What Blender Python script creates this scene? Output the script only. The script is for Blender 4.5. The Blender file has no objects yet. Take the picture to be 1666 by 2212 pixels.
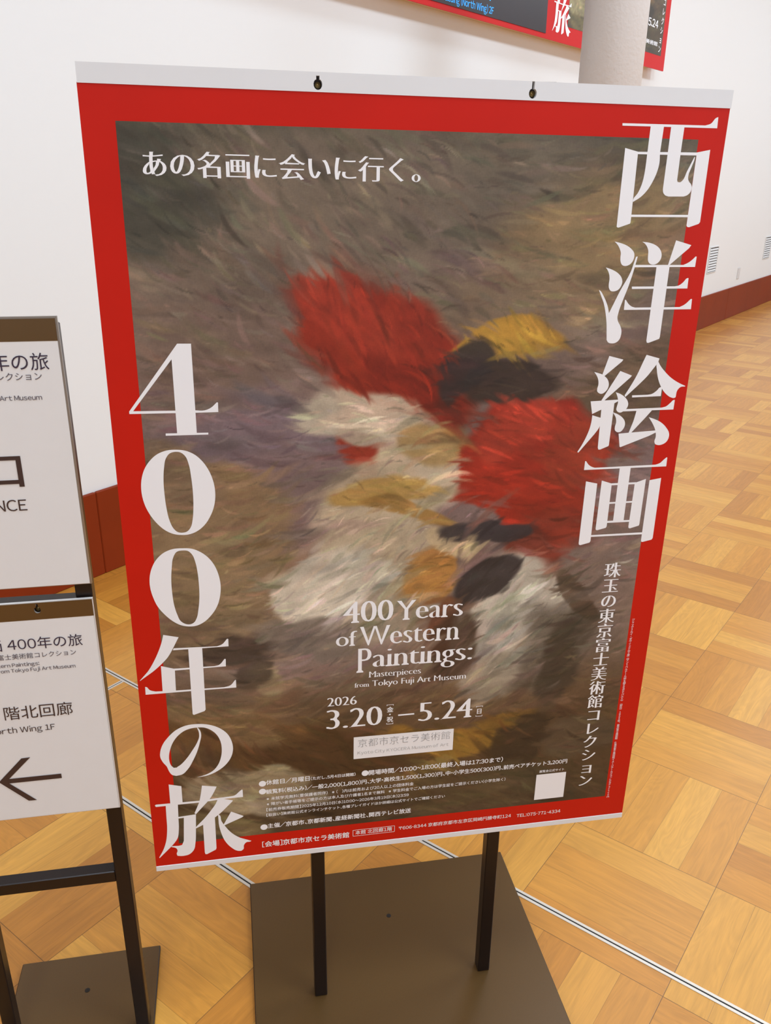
import bpy, math, random
import numpy as np
from mathutils import Vector, Matrix
from mathutils.geometry import delaunay_2d_cdt

S = bpy.context.scene
COL = S.collection
# ------------------------------------------------------------------ camera
cam_d = bpy.data.cameras.new('camera')
cam_d.sensor_fit = 'VERTICAL'
cam_d.sensor_height = 24.0
cam_d.lens = 1820.5 / 2212 * 24.0
cam_d.clip_start = 0.02
cam = bpy.data.objects.new('camera', cam_d)
COL.objects.link(cam)
RC = [[0.983997625, -0.05626865, 0.169063636], [-0.177852233, -0.367828689, 0.912727034],
      [0.010828538, -0.928189579, -0.371950061]]          # columns: image right, image down, view direction
cam.matrix_world = Matrix(((RC[0][0], -RC[0][1], -RC[0][2], 0.1506), (RC[1][0], -RC[1][1], -RC[1][2], -0.9935),
                           (RC[2][0], -RC[2][1], -RC[2][2], 1.2899), (0, 0, 0, 1)))
S.camera = cam

# ------------------------------------------------------------------ world, lights, exposure
ANG = 0.7518                      # the wall and the parquet run at this angle to the poster
CA, SA = math.cos(ANG), math.sin(ANG)
def room(u, y, z=0.0):            # room frame: u along the back wall, y towards it (wall face at y = 1.516)
    return Vector((u * CA - y * SA, u * SA + y * CA, z))
CEIL = 3.9
Y_FILL = -5.2                    # the added fill light stands here, behind the camera
W = bpy.data.worlds.new('world'); S.world = W; W.use_nodes = True
W.node_tree.nodes['Background'].inputs[0].default_value = (0.82, 0.98, 1.12, 1)
W.node_tree.nodes['Background'].inputs[1].default_value = 0.15
S.view_settings.view_transform = 'Standard'
S.view_settings.look = 'None'
S.view_settings.gamma = 1.0
S.view_settings.use_curve_mapping = False
S.view_settings.exposure = -0.08
def area(name, u, y, z, size, power, color=(1.0, 0.95, 0.88), target=None, size_y=None):
    d = bpy.data.lights.new(name, 'AREA'); d.energy = power; d.color = color
    d.shape = 'RECTANGLE' if size_y else 'DISK'; d.size = size
    if size_y: d.size_y = size_y
    o = bpy.data.objects.new(name, d); COL.objects.link(o); o.location = room(u, y, z)
    if target is not None:
        o.rotation_euler = (Vector(target) - o.location).to_track_quat('-Z', 'Y').to_euler()
    elif size_y:
        o.rotation_euler = (0, 0, ANG)
    return o
for i in range(6):
    area('ceiling_lamp', -2.0 + 2.6 * i, -1.6, 3.75, 0.9, 58, (0.82, 1.0, 1.19))
area('ceiling_lamp', 4.0, 0.2, 3.8, 12.0, 66, (0.82, 1.0, 1.19), size_y=0.5)
area('front_fill_light', 2.0, Y_FILL, 1.9, 9.0, 52, (0.80, 1.0, 1.24), room(2.0, 1.5, 1.2), size_y=2.2)  # added fill that evens out signs, poster and lower wall; no window here
area('far_end_light', 12.5, -0.4, 1.9, 2.2, 22, (0.82, 0.99, 1.2), room(6.0, 0.6, 0.2))  # unseen soft light at the far right end, aimed low into the room

# ------------------------------------------------------------------ materials
def lin(c):
    c = c / 255.0
    return c / 12.92 if c <= 0.04045 else ((c + 0.055) / 1.055) ** 2.4
def rgb(r, g, b, gain=1.0):
    return (min(lin(r) * gain, 1), min(lin(g) * gain, 1), min(lin(b) * gain, 1), 1)
def mat(name, color, rough=0.5, metal=0.0, spec=0.5, coat=0.0, bump=0.0, bscale=200.0, emit=None, var=0.0, vscale=30.0):
    m = bpy.data.materials.new(name); m.use_nodes = True
    nt = m.node_tree; b = nt.nodes['Principled BSDF']
    b.inputs['Base Color'].default_value = color
    b.inputs['Roughness'].default_value = rough
    b.inputs['Metallic'].default_value = metal
    b.inputs['Specular IOR Level'].default_value = spec
    b.inputs['Coat Weight'].default_value = coat
    if emit:
        b.inputs['Emission Color'].default_value = color
        b.inputs['Emission Strength'].default_value = emit
    tc = nt.nodes.new('ShaderNodeTexCoord')
    if bump > 0:
        n = nt.nodes.new('ShaderNodeTexNoise'); n.inputs['Scale'].default_value = bscale; n.inputs['Detail'].default_value = 3
        nt.links.new(tc.outputs['Object'], n.inputs['Vector'])
        bp = nt.nodes.new('ShaderNodeBump'); bp.inputs['Strength'].default_value = bump; bp.inputs['Distance'].default_value = 0.002
        nt.links.new(n.outputs['Fac'], bp.inputs['Height']); nt.links.new(bp.outputs[0], b.inputs['Normal'])
    if var > 0:
        n = nt.nodes.new('ShaderNodeTexNoise'); n.inputs['Scale'].default_value = vscale; n.inputs['Detail'].default_value = 4
        nt.links.new(tc.outputs['Object'], n.inputs['Vector'])
        r = nt.nodes.new('ShaderNodeValToRGB')
        r.color_ramp.elements[0].position = 0.3; r.color_ramp.elements[1].position = 0.7
        r.color_ramp.elements[0].color = tuple(c * (1 - var) for c in color[:3]) + (1,)
        r.color_ramp.elements[1].color = tuple(min(1, c * (1 + var)) for c in color[:3]) + (1,)
        nt.links.new(n.outputs['Fac'], r.inputs[0]); nt.links.new(r.outputs[0], b.inputs['Base Color'])
    return m

M = {}
M['wall'] = mat('wall_paint', rgb(240, 240, 238), 0.75, bump=0.06, bscale=90)
M['ceiling'] = mat('ceiling_paint', rgb(232, 228, 220), 0.8, bump=0.03)
M['column'] = mat('column_plaster', rgb(214, 205, 198), 0.8, bump=0.9, bscale=75)
M['red'] = mat('poster_red_ink', rgb(198, 25, 8), 0.45, spec=0.25, var=0.05, vscale=7)
M['ink_white'] = mat('white_print', rgb(244, 243, 245), 0.4, spec=0.4, bump=0.01)
M['rail_white'] = mat('white_rail', rgb(228, 228, 229), 0.35, var=0.01, vscale=15)
M['board'] = mat('poster_backing', rgb(225, 222, 216), 0.6, var=0.02)
M['plate_white'] = mat('white_label_print', rgb(240, 238, 238), 0.45, bump=0.01)
M['ink_grey'] = mat('grey_print', rgb(150, 147, 146), 0.5, bump=0.01)
M['ink_dark'] = mat('dark_print', rgb(52, 40, 62), 0.5, bump=0.01)
M['ink_brown'] = mat('brown_black_print', rgb(62, 42, 38), 0.5, bump=0.01)
M['ink_mid'] = mat('dark_grey_print', rgb(92, 84, 92), 0.5, bump=0.01)
M['metal_dark'] = mat('dark_bronze_metal', rgb(30, 19, 16), 0.34, 0.25, bump=0.03, bscale=900)
M['metal_plate'] = mat('bronze_base_metal', rgb(92, 66, 33), 0.27, 0.25, bump=0.04, bscale=1200, var=0.04, vscale=400)
M['edge_dark'] = mat('dark_plate_edge', rgb(30, 24, 20), 0.4, 0.3, bump=0.02)
M['brown_bar'] = mat('brown_gloss_bar', rgb(100, 76, 46), 0.2, 0.35, bump=0.02, bscale=700)
M['acrylic'] = mat('holder_edge', rgb(205, 200, 196), 0.2, bump=0.01)
M['steel_edge'] = mat('grey_metal_edge', rgb(150, 146, 142), 0.3, 0.7, bump=0.01)
M['paper'] = mat('sign_paper', rgb(230, 228, 227), 0.5, bump=0.02, bscale=300, var=0.008)
M['brass'] = mat('brass_hook', rgb(120, 100, 60), 0.3, 0.8, bump=0.02)
M['base_red'] = mat('mahogany_base', rgb(134, 48, 14), 0.5, spec=0.18, var=0.12, vscale=3)
M['cream'] = mat('cream_housing', rgb(228, 208, 182), 0.6, bump=0.02)
M['screen'] = mat('dark_screen', rgb(58, 50, 52), 0.35, spec=0.3, bump=0.01)
M['screen_red'] = mat('display_red', rgb(214, 28, 24), 0.5, spec=0.2, bump=0.01)
M['cyan'] = mat('screen_cyan_light', rgb(40, 165, 250), 0.4, emit=0.9, bump=0.01)
M['screen_white'] = mat('display_white', rgb(245, 246, 250), 0.4, emit=0.15, bump=0.01)
M['vent'] = mat('vent_white', rgb(226, 226, 224), 0.5, bump=0.02)
M['vent_dark'] = mat('vent_shadow_gap', rgb(62, 62, 64), 0.7, bump=0.02)
M['outlet'] = mat('outlet_white', rgb(224, 222, 221), 0.4, bump=0.01)
M['alu'] = mat('aluminium_strip', rgb(214, 204, 190), 0.35, 0.35, bump=0.05, bscale=600)
M['gap'] = mat('black_joint', rgb(28, 24, 22), 0.8, bump=0.02)

def vcol_mat(name, rough=0.42, weave=0.045):
    m = bpy.data.materials.new(name); m.use_nodes = True
    nt = m.node_tree; b = nt.nodes['Principled BSDF']; b.inputs['Roughness'].default_value = rough
    b.inputs['Specular IOR Level'].default_value = 0.4
    at = nt.nodes.new('ShaderNodeAttribute'); at.attribute_name = 'print_color'
    tc = nt.nodes.new('ShaderNodeTexCoord')
    outs = []
    for sc in ((900, 1, 160), (160, 1, 900), (420, 1, 420)):
        mp = nt.nodes.new('ShaderNodeMapping'); mp.inputs['Scale'].default_value = sc
        nt.links.new(tc.outputs['Object'], mp.inputs['Vector'])
        n = nt.nodes.new('ShaderNodeTexNoise'); n.inputs['Scale'].default_value = 1; n.inputs['Detail'].default_value = 2
        nt.links.new(mp.outputs[0], n.inputs['Vector']); outs.append(n.outputs['Fac'])
    s1 = nt.nodes.new('ShaderNodeMath'); s1.operation = 'ADD'; nt.links.new(outs[0], s1.inputs[0]); nt.links.new(outs[1], s1.inputs[1])
    s2 = nt.nodes.new('ShaderNodeMath'); s2.operation = 'ADD'; nt.links.new(s1.outputs[0], s2.inputs[0]); nt.links.new(outs[2], s2.inputs[1])
    mr = nt.nodes.new('ShaderNodeMapRange'); mr.inputs[1].default_value = 1.1; mr.inputs[2].default_value = 1.9
    mr.inputs[3].default_value = 1 - 2.2 * weave; mr.inputs[4].default_value = 1 + 2.2 * weave
    nt.links.new(s2.outputs[0], mr.inputs[0])
    vm = nt.nodes.new('ShaderNodeVectorMath'); vm.operation = 'SCALE'
    nt.links.new(at.outputs['Color'], vm.inputs[0]); nt.links.new(mr.outputs[0], vm.inputs['Scale'])
    nt.links.new(vm.outputs[0], b.inputs['Base Color'])
    return m
M['art'] = vcol_mat('painting_print')

def parquet():
    m = bpy.data.materials.new('oak_basket_parquet'); m.use_nodes = True
    nt = m.node_tree; L = nt.links; b = nt.nodes['Principled BSDF']
    def node(t, **k):
        n = nt.nodes.new(t)
        for a, v in k.items(): setattr(n, a, v)
        return n
    def math_(op, a, b2=None, c=None):
        n = node('ShaderNodeMath', operation=op)
        for i, x in enumerate((a, b2, c)):
            if x is None: continue
            if isinstance(x, (int, float)): n.inputs[i].default_value = x
            else: L.new(x, n.inputs[i])
        return n.outputs[0]
    P = 0.2965
    tc = node('ShaderNodeTexCoord'); sp = node('ShaderNodeSeparateXYZ'); L.new(tc.outputs['Object'], sp.inputs[0])
    x = math_('DIVIDE', math_('SUBTRACT', sp.outputs[0], 0.837), P)
    y = math_('DIVIDE', math_('SUBTRACT', math_('MULTIPLY', sp.outputs[1], -1), 0.3105), P)
    i, j = math_('FLOOR', x), math_('FLOOR', y)
    fx, fy = math_('FRACT', x), math_('FRACT', y)
    par = math_('FLOORED_MODULO', math_('ADD', i, j), 2.0)
    def mix(a, b2):                                   # par = 0 -> a, 1 -> b2
        return math_('ADD', math_('MULTIPLY', a, math_('SUBTRACT', 1.0, par)), math_('MULTIPLY', b2, par))
    across, along = mix(fy, fx), mix(fx, fy)
    a4 = math_('MULTIPLY', across, 4.0)
    k = math_('FLOOR', a4); fk = math_('FRACT', a4)
    cid = node('ShaderNodeCombineXYZ'); L.new(i, cid.inputs[0]); L.new(j, cid.inputs[1]); L.new(k, cid.inputs[2])
    wn = node('ShaderNodeTexWhiteNoise', noise_dimensions='3D'); L.new(cid.outputs[0], wn.inputs[0])
    ramp = node('ShaderNodeValToRGB'); L.new(wn.outputs['Value'], ramp.inputs[0])
    cr = ramp.color_ramp
    cr.elements[0].position = 0.0; cr.elements[0].color = rgb(185, 120, 44)
    cr.elements[1].position = 1.0; cr.elements[1].color = rgb(217, 157, 67)
    e = cr.elements.new(0.35); e.color = rgb(199, 133, 50)
    e = cr.elements.new(0.7); e.color = rgb(207, 144, 57)
    # grain running along each plank
    g = node('ShaderNodeCombineXYZ')
    L.new(math_('ADD', math_('MULTIPLY', along, 1.6), math_('MULTIPLY', wn.outputs['Value'], 37.0)), g.inputs[0])
    L.new(math_('ADD', math_('MULTIPLY', across, 22.0), math_('MULTIPLY', wn.outputs['Value'], 91.0)), g.inputs[1])
    L.new(math_('MULTIPLY', k, 3.1), g.inputs[2])
    n1 = node('ShaderNodeTexNoise'); n1.inputs['Scale'].default_value = 1.0; n1.inputs['Detail'].default_value = 5; n1.inputs['Distortion'].default_value = 0.6
    L.new(g.outputs[0], n1.inputs['Vector'])
    g2 = node('ShaderNodeCombineXYZ')
    L.new(math_('ADD', math_('MULTIPLY', along, 0.9), math_('MULTIPLY', wn.outputs['Value'], 53.0)), g2.inputs[0])
    L.new(math_('ADD', math_('MULTIPLY', across, 5.0), math_('MULTIPLY', wn.outputs['Value'], 17.0)), g2.inputs[1])
    n2 = node('ShaderNodeTexNoise'); n2.inputs['Scale'].default_value = 1.0; n2.inputs['Detail'].default_value = 1.5; n2.inputs['Distortion'].default_value = 1.0
    L.new(g2.outputs[0], n2.inputs['Vector'])
    rings = math_('SINE', math_('MULTIPLY', n2.outputs['Fac'], 70.0))
    g3 = node('ShaderNodeCombineXYZ')
    L.new(math_('ADD', math_('MULTIPLY', along, 9.0), math_('MULTIPLY', wn.outputs['Value'], 13.0)), g3.inputs[0])
    L.new(math_('MULTIPLY', across, 190.0), g3.inputs[1])
    n3 = node('ShaderNodeTexNoise'); n3.inputs['Scale'].default_value = 1.0; n3.inputs['Detail'].default_value = 2
    L.new(g3.outputs[0], n3.inputs['Vector'])
    tone = math_('ADD', 0.62, math_('ADD', math_('MULTIPLY', n1.outputs['Fac'], 0.46),
                 math_('ADD', math_('MULTIPLY', rings, 0.035), math_('MULTIPLY', n3.outputs['Fac'], 0.22))))
    # seams: faint between planks, darker between blocks
    dk = math_('MULTIPLY', math_('MINIMUM', fk, math_('SUBTRACT', 1.0, fk)), P / 4)
    db = math_('MULTIPLY', math_('MINIMUM', math_('MINIMUM', fx, math_('SUBTRACT', 1.0, fx)), math_('MINIMUM', fy, math_('SUBTRACT', 1.0, fy))), P)
    def seam(d, w, depth):
        r = node('ShaderNodeMapRange'); L.new(d, r.inputs[0]); r.inputs[1].default_value = 0.25 * w; r.inputs[2].default_value = w
        r.inputs[3].default_value = depth; r.inputs[4].default_value = 1.0
        return r.outputs[0]
    sm = math_('MULTIPLY', seam(dk, 0.0007, 0.66), seam(db, 0.0010, 0.42))
    vm = node('ShaderNodeVectorMath', operation='SCALE'); L.new(ramp.outputs[0], vm.inputs[0]); L.new(math_('MULTIPLY', tone, sm), vm.inputs['Scale'])
    L.new(vm.outputs[0], b.inputs['Base Color'])
    b.inputs['Roughness'].default_value = 0.36
    b.inputs['Specular IOR Level'].default_value = 0.36
    b.inputs['Coat Weight'].default_value = 0.3; b.inputs['Coat Roughness'].default_value = 0.25
    bp = node('ShaderNodeBump'); bp.inputs['Strength'].default_value = 0.25; bp.inputs['Distance'].default_value = 0.001
    L.new(math_('ADD', math_('MULTIPLY', n1.outputs['Fac'], 0.3), sm), bp.inputs['Height']); L.new(bp.outputs[0], b.inputs['Normal'])
    return m
M['floor'] = parquet()

# ------------------------------------------------------------------ mesh helpers
def link(name, verts, faces, m, parent=None, loc=None, smooth=False, props=None):
    me = bpy.data.meshes.new(name); me.from_pydata([tuple(v) for v in verts], [], [tuple(f) for f in faces]); me.update()
    if smooth:
        me.polygons.foreach_set('use_smooth', [True] * len(me.polygons))
    o = bpy.data.objects.new(name, me); COL.objects.link(o)
    for mm in (m if isinstance(m, (list, tuple)) else [m]): me.materials.append(mm)
    if parent: o.parent = parent
    if loc is not None: o.location = loc
    for k_, v_ in (props or {}).items(): o[k_] = v_
    return o
class MB:
    def __init__(s): s.v = []; s.f = []
    def add(s, v, f):
        n = len(s.v); s.v += list(v); s.f += [tuple(i + n for i in q) for q in f]; return s
    def box(s, x0, x1, y0, y1, z0, z1, c=0.0):
        if c <= 0:
            v = [(x, y, z) for z in (z0, z1) for y in (y0, y1) for x in (x0, x1)]
            return s.add(v, [(0, 2, 3, 1), (4, 5, 7, 6), (0, 1, 5, 4), (2, 6, 7, 3), (0, 4, 6, 2), (1, 3, 7, 5)])
        # chamfered box: vertical edges and rims cut by c
        ring = lambda d, z: [(x0 + d + c, y0 + d, z), (x1 - d - c, y0 + d, z), (x1 - d, y0 + d + c, z), (x1 - d, y1 - d - c, z),
                             (x1 - d - c, y1 - d, z), (x0 + d + c, y1 - d, z), (x0 + d, y1 - d - c, z), (x0 + d, y0 + d + c, z)]
        v = ring(c, z0) + ring(0, z0 + c) + ring(0, z1 - c) + ring(c, z1)
        f = [tuple(range(7, -1, -1)), tuple(range(24, 32))]
        for r in range(3):
            for k in range(8):
                f.append((r * 8 + k, r * 8 + (k + 1) % 8, r * 8 + 8 + (k + 1) % 8, r * 8 + 8 + k))
        return s.add(v, f)
    def cyl(s, cx, cy, r0, r1, z0, z1, n=32, axis='Z'):
        v = []
        for r, z in ((r0, z0), (r1, z1)):
            for k in range(n):
                t = 2 * math.pi * k / n; p = (cx + r * math.cos(t), cy + r * math.sin(t), z)
                v.append(p if axis == 'Z' else (p[0], z, p[1]))
        f = [(k, (k + 1) % n, n + (k + 1) % n, n + k) for k in range(n)] + [tuple(range(n - 1, -1, -1)), tuple(range(n, 2 * n))]
        if axis != 'Z': f = [tuple(reversed(q)) for q in f]
        return s.add(v, f)
    def build(s, name, m, parent=None, loc=None, smooth=False, **props):
        return link(name, s.v, s.f, m, parent, loc, smooth, props)
def thing(name, label, cat, loc=(0, 0, 0), rotz=0.0, group=None):
    o = bpy.data.objects.new(name, None); COL.objects.link(o); o.empty_display_size = 0.05
    o.location = loc; o.rotation_euler = (0, 0, rotz); o['label'] = label; o['category'] = cat
    if group: o['group'] = group
    return o

# ------------------------------------------------------------------ lettering: outlines -> flat printed meshes (x right, z up, facing -y)
def smooth_poly(P, sub=4, corner=48.0):
    P = [np.array(p, float) for p in P]; n = len(P); out = []
    cr = []
    for i in range(n):
        a = P[i] - P[i - 1]; b = P[(i + 1) % n] - P[i]
        t = abs(math.degrees(math.atan2(a[0] * b[1] - a[1] * b[0], a @ b))); cr.append(t > corner)
    for i in range(n):
        j = (i + 1) % n; p1, p2 = P[i], P[j]; d = np.linalg.norm(p2 - p1)
        def tang(q, prev, nxt, isc):
            if isc: return (p2 - p1)
            a, b = q - prev, nxt - q; la, lb = np.linalg.norm(a) + 1e-9, np.linalg.norm(b) + 1e-9
            t = (a / la * lb + b / lb * la) / (la + lb); return t / (np.linalg.norm(t) + 1e-9) * d
        m1 = tang(p1, P[i - 1], p2, cr[i]); m2 = tang(p2, p1, P[(j + 1) % n], cr[j])
        dp, dn = np.linalg.norm(p1 - P[i - 1]), np.linalg.norm(P[(j + 1) % n] - p2)
        if (cr[i] and cr[j]) or d > 2.0 * max(dp, dn) or (cr[i] and d > 1.8 * dn) or (cr[j] and d > 1.8 * dp) or d > 3.0 * min(dp, dn) and d > 14:
            out.append(p1); continue
        for k in range(sub):
            t = k / sub; t2, t3 = t * t, t * t * t
            out.append((2 * t3 - 3 * t2 + 1) * p1 + (t3 - 2 * t2 + t) * m1 + (-2 * t3 + 3 * t2) * p2 + (t3 - t2) * m2)
    return [tuple(q) for q in out]
def area2(P):
    P = np.asarray(P); Q = np.roll(P, -1, 0)
    return float(np.sum(P[:, 0] * Q[:, 1] - Q[:, 0] * P[:, 1]))
def fill(contours):
    """non-zero winding fill of closed 2D contours -> (verts, triangles)"""
    vs, es, segs = [], [], []
    for c in contours:
        c = [p for k, p in enumerate(c) if abs(p[0] - c[k - 1][0]) + abs(p[1] - c[k - 1][1]) > 1e-9]
        if len(c) < 3: continue
        n = len(vs); vs += [Vector((p[0], p[1])) for p in c]
        es += [(n + k, n + (k + 1) % len(c)) for k in range(len(c))]
        segs += [(c[k][0], c[k][1], c[(k + 1) % len(c)][0], c[(k + 1) % len(c)][1]) for k in range(len(c))]
    if not vs: return [], []
    ov, _, of, _, _, _ = delaunay_2d_cdt(vs, es, [], 0, 1e-7, False)
    V = np.array([(p.x, p.y) for p in ov]); F = np.array([f for f in of if len(f) == 3])
    c = V[F].mean(1); g = np.array(segs)
    x0, y0, x1, y1 = g.T
    px, py = c[:, :1], c[:, 1:]
    up = (y0 <= py) & (y1 > py); dn = (y0 > py) & (y1 <= py)
    side = (x1 - x0) * (py - y0) - (px - x0) * (y1 - y0)
    w = (up & (side > 0)).sum(1) - (dn & (side < 0)).sum(1)
    return V, F[w != 0]
class Ink:
    """collects filled shapes (metres) into one flat mesh"""
    def __init__(s): s.v = []; s.f = []
    def shapes(s, contours):
        V, F = fill(contours)
        n = len(s.v)
        for p in V: s.v.append((p[0], 0.0, p[1]))
        for t in F:
            a, b, c = V[t[0]], V[t[1]], V[t[2]]
            ccw = (b[0] - a[0]) * (c[1] - a[1]) - (b[1] - a[1]) * (c[0] - a[0]) > 0
            s.f.append(tuple(int(i) + n for i in (t if ccw else t[::-1])))
        return s
    def rect(s, x0, x1, z0, z1): return s.shapes([[(x0, z0), (x1, z0), (x1, z1), (x0, z1)]])
    def build(s, name, m, parent, y, **props):
        o = link(name, s.v, s.f, m, parent, (0, y, 0), False, props); return o
_dg = None
def outlines(text, res=4):
    cu = bpy.data.curves.new('txt', 'FONT'); cu.body = text
    ob = bpy.data.objects.new('txt', cu); COL.objects.link(ob)
    dg = bpy.context.evaluated_depsgraph_get()
    c2 = ob.to_curve(dg)
    out = []
    for sp in c2.splines:
        bp = sp.bezier_points; n = len(bp); P = []
        for k in range(n):
            a, b = bp[k], bp[(k + 1) % n]
            p0, p1, p2, p3 = [np.array(q[:2]) for q in (a.co, a.handle_right, b.co, b.handle_left)][0], np.array(a.handle_right[:2]), np.array(b.handle_left[:2]), np.array(b.co[:2])
            ch = p3 - p0; L_ = np.linalg.norm(ch) + 1e-9
            dev = max(abs(ch[0] * (q - p0)[1] - ch[1] * (q - p0)[0]) / L_ for q in (p1, p2))
            st = 1 if dev < 0.002 else res
            for t in range(st):
                t = t / st
                P.append(tuple((1 - t) ** 3 * p0 + 3 * (1 - t) ** 2 * t * p1 + 3 * (1 - t) * t * t * p2 + t ** 3 * p3))
        if len(P) > 2: out.append(P)
    ob.to_curve_clear(); bpy.data.objects.remove(ob); bpy.data.curves.remove(cu)
    return out
def clusters(cs):
    """groups outlines that overlap in x (= one glyph)"""
    it = sorted(((min(p[0] for p in c), max(p[0] for p in c), c) for c in cs), key=lambda t: t[0])
    out = []; hi = -1e9
    for a, b, c in it:
        if a > hi - 1e-4 or not out: out.append([c]); hi = b
        else: out[-1].append(c); hi = max(hi, b)
    return out
def weight(cs, bx, by):
    """thickens verticals by bx and horizontals by by (em), negative thins"""
    big = max(cs, key=lambda c: abs(area2(c))); sg = 1 if area2(big) > 0 else -1
    out = []
    for c in cs:
        P = np.array(c); d1 = P - np.roll(P, 1, 0); d2 = np.roll(P, -1, 0) - P
        n1 = np.stack([d1[:, 1], -d1[:, 0]], 1) * sg; n2 = np.stack([d2[:, 1], -d2[:, 0]], 1) * sg
        n1 /= np.linalg.norm(n1, axis=1, keepdims=True) + 1e-12; n2 /= np.linalg.norm(n2, axis=1, keepdims=True) + 1e-12
        m = (n1 + n2) / np.maximum(1 + (n1 * n2).sum(1, keepdims=True), 0.45)
        out.append([tuple(p) for p in P + m * np.array([bx, by])])
    return out
def serifs(cs, stem, cap, xh):
    """slab serifs on the flat stem ends of a Latin glyph"""
    out = []
    for c in cs:
        n = len(c); ys = [p[1] for p in c]
        if max(ys) - min(ys) < 0.25: continue
        for k in range(n):
            a, b = c[k], c[(k + 1) % n]
            if abs(a[1] - b[1]) > 0.012: continue
            w = abs(a[0] - b[0]); y = (a[1] + b[1]) / 2
            if not 0.05 < w < stem * 1.75: continue
            x0, x1 = min(a[0], b[0]), max(a[0], b[0])
            t, e = 0.034, 0.07
            if abs(y) < 0.03 or abs(y + 0.2) < 0.03: out.append([(x0 - e, y), (x1 + e, y), (x1 + e, y + t), (x1, y + t * 2.2), (x0, y + t * 2.2), (x0 - e, y + t)])
            elif abs(y - cap) < 0.04 : out.append([(x0 - e, y - t), (x0, y - t * 2.2), (x1, y - t * 2.2), (x1 + e, y - t), (x1 + e, y), (x0 - e, y)])
            elif abs(y - xh) < 0.03: out.append([(x0 - e, y - t), (x0, y - t * 2.6), (x1, y - t * 2), (x1, y), (x0 - e, y)])
    return out
STY = {'sans': (0.0, 0.0), 'thin': (-0.016, -0.016), 'med': (0.007, 0.007), 'bold': (0.017, 0.014), 'mincho': (0.026, -0.014), 'serif': (0.016, -0.022)}
_cache = {}
def char(ch, res):
    if (ch, res) not in _cache: _cache[(ch, res)] = outlines(ch, res)
    return _cache[(ch, res)]
TIGHT = {'（': .38, '）': .38, '、': .45, '。': .5, '：': .3, '・': .4, '【': .5, '】': .5, '［': .36, '］': .36, '／': .85, '〒': .8}
def layout(s, res):
    """sans wording: wide forms of the Latin letters and figures set close together, CJK on a one em grid"""
    x = 0.0; out = []
    for ch in s:
        if ch == ' ': x += 0.24; continue
        if ch == '\u3000': x += 0.9; continue
        wide = chr(ord(ch) + 0xFEE0) if '!' <= ch <= '~' else ch
        g = char(wide, res)
        if ch in '-~': g = [[(p[0] * (.38 if ch == '-' else .6), p[1]) for p in c] for c in g]
        P = np.array([p for c in g for p in c]); a, b = P[:, 0].min(), P[:, 0].max()
        if wide != ch:
            sb = 0.035 if ch in "frtjiIl1.,:()" else 0.045
            dx = x + sb - a; x += b - a + 2 * sb
        elif ch in TIGHT:
            dx = x + (TIGHT[ch] - (b - a)) / 2 - a; x += TIGHT[ch]
        else:
            dx = x; x += 1.0
        out.append([[(p[0] + dx, p[1]) for p in c] for c in g])
    return out
def text(ink, s, x0, x1, y, h=None, style='sans', res=4):
    """prints s so that its ink spans x0..x1 (metres) with its lowest Latin/CJK ink line near y"""
    bx, by = STY[style]; gl = []
    serif = style == 'serif'
    src = clusters(outlines(s, res)) if serif else layout(s, res)
    ch_ = [c for c in s if c != ' ']
    for k_, g in enumerate(src):
        g2 = weight(g, bx, by) if bx or by else g
        if serif and len(src) == len(ch_) and ch_[k_] in 'AFMPTWYfijkmnprux4': g2 = g2 + [c if area2(c) * area2(max(g2, key=lambda q: abs(area2(q)))) > 0 else c[::-1] for c in serifs(g, 0.10, 0.727, 0.546)]
        gl.append(g2)
    allp = np.array([p for g in gl for c in g for p in c])
    ax0, ax1 = allp[:, 0].min(), allp[:, 0].max(); ay0, ay1 = allp[:, 1].min(), allp[:, 1].max()
    sx = (x1 - x0) / (ax1 - ax0); sy = h / (ay1 - ay0) if h else sx
    base = -0.07 if any(0x2e80 < ord(c) < 0xff00 for c in s) else 0.0
    if h and serif: base = ay0
    for g in gl:
        ink.shapes([[(x0 + (p[0] - ax0) * sx, y + (p[1] - base) * sy) for p in c] for c in g])
def vtext(ink, s, cx, ytop, ybot, size, style='mincho', res=4):
    """vertical line of characters; ytop / ybot are the centres of the first and last one"""
    bx, by = STY[style]
    for k, ch in enumerate(s):
        if ch in ' \u3000': continue
        g = char(chr(ord(ch) + 0xFEE0) if '!' <= ch <= '~' else ch, res)
        if not g: continue
        if bx or by: g = weight(g, bx, by)
        cy = ytop + (ybot - ytop) * k / max(1, len(s) - 1)
        full = True
        P = np.array([p for c in g for p in c]); ox = 0.5 if full else (P[:, 0].min() + P[:, 0].max()) / 2
        oy = 0.38 if full else 0.36
        def tf(p):
            x, y = p[0] - ox, p[1] - oy
            if ch in 'ー（）《》〈〉＝': x, y = y, -x
            elif ch in '、。': x, y = x + 0.6, y + 0.6
            return (cx + x * size, cy + y * size)
        ink.shapes([[tf(p) for p in c] for c in g])
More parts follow.
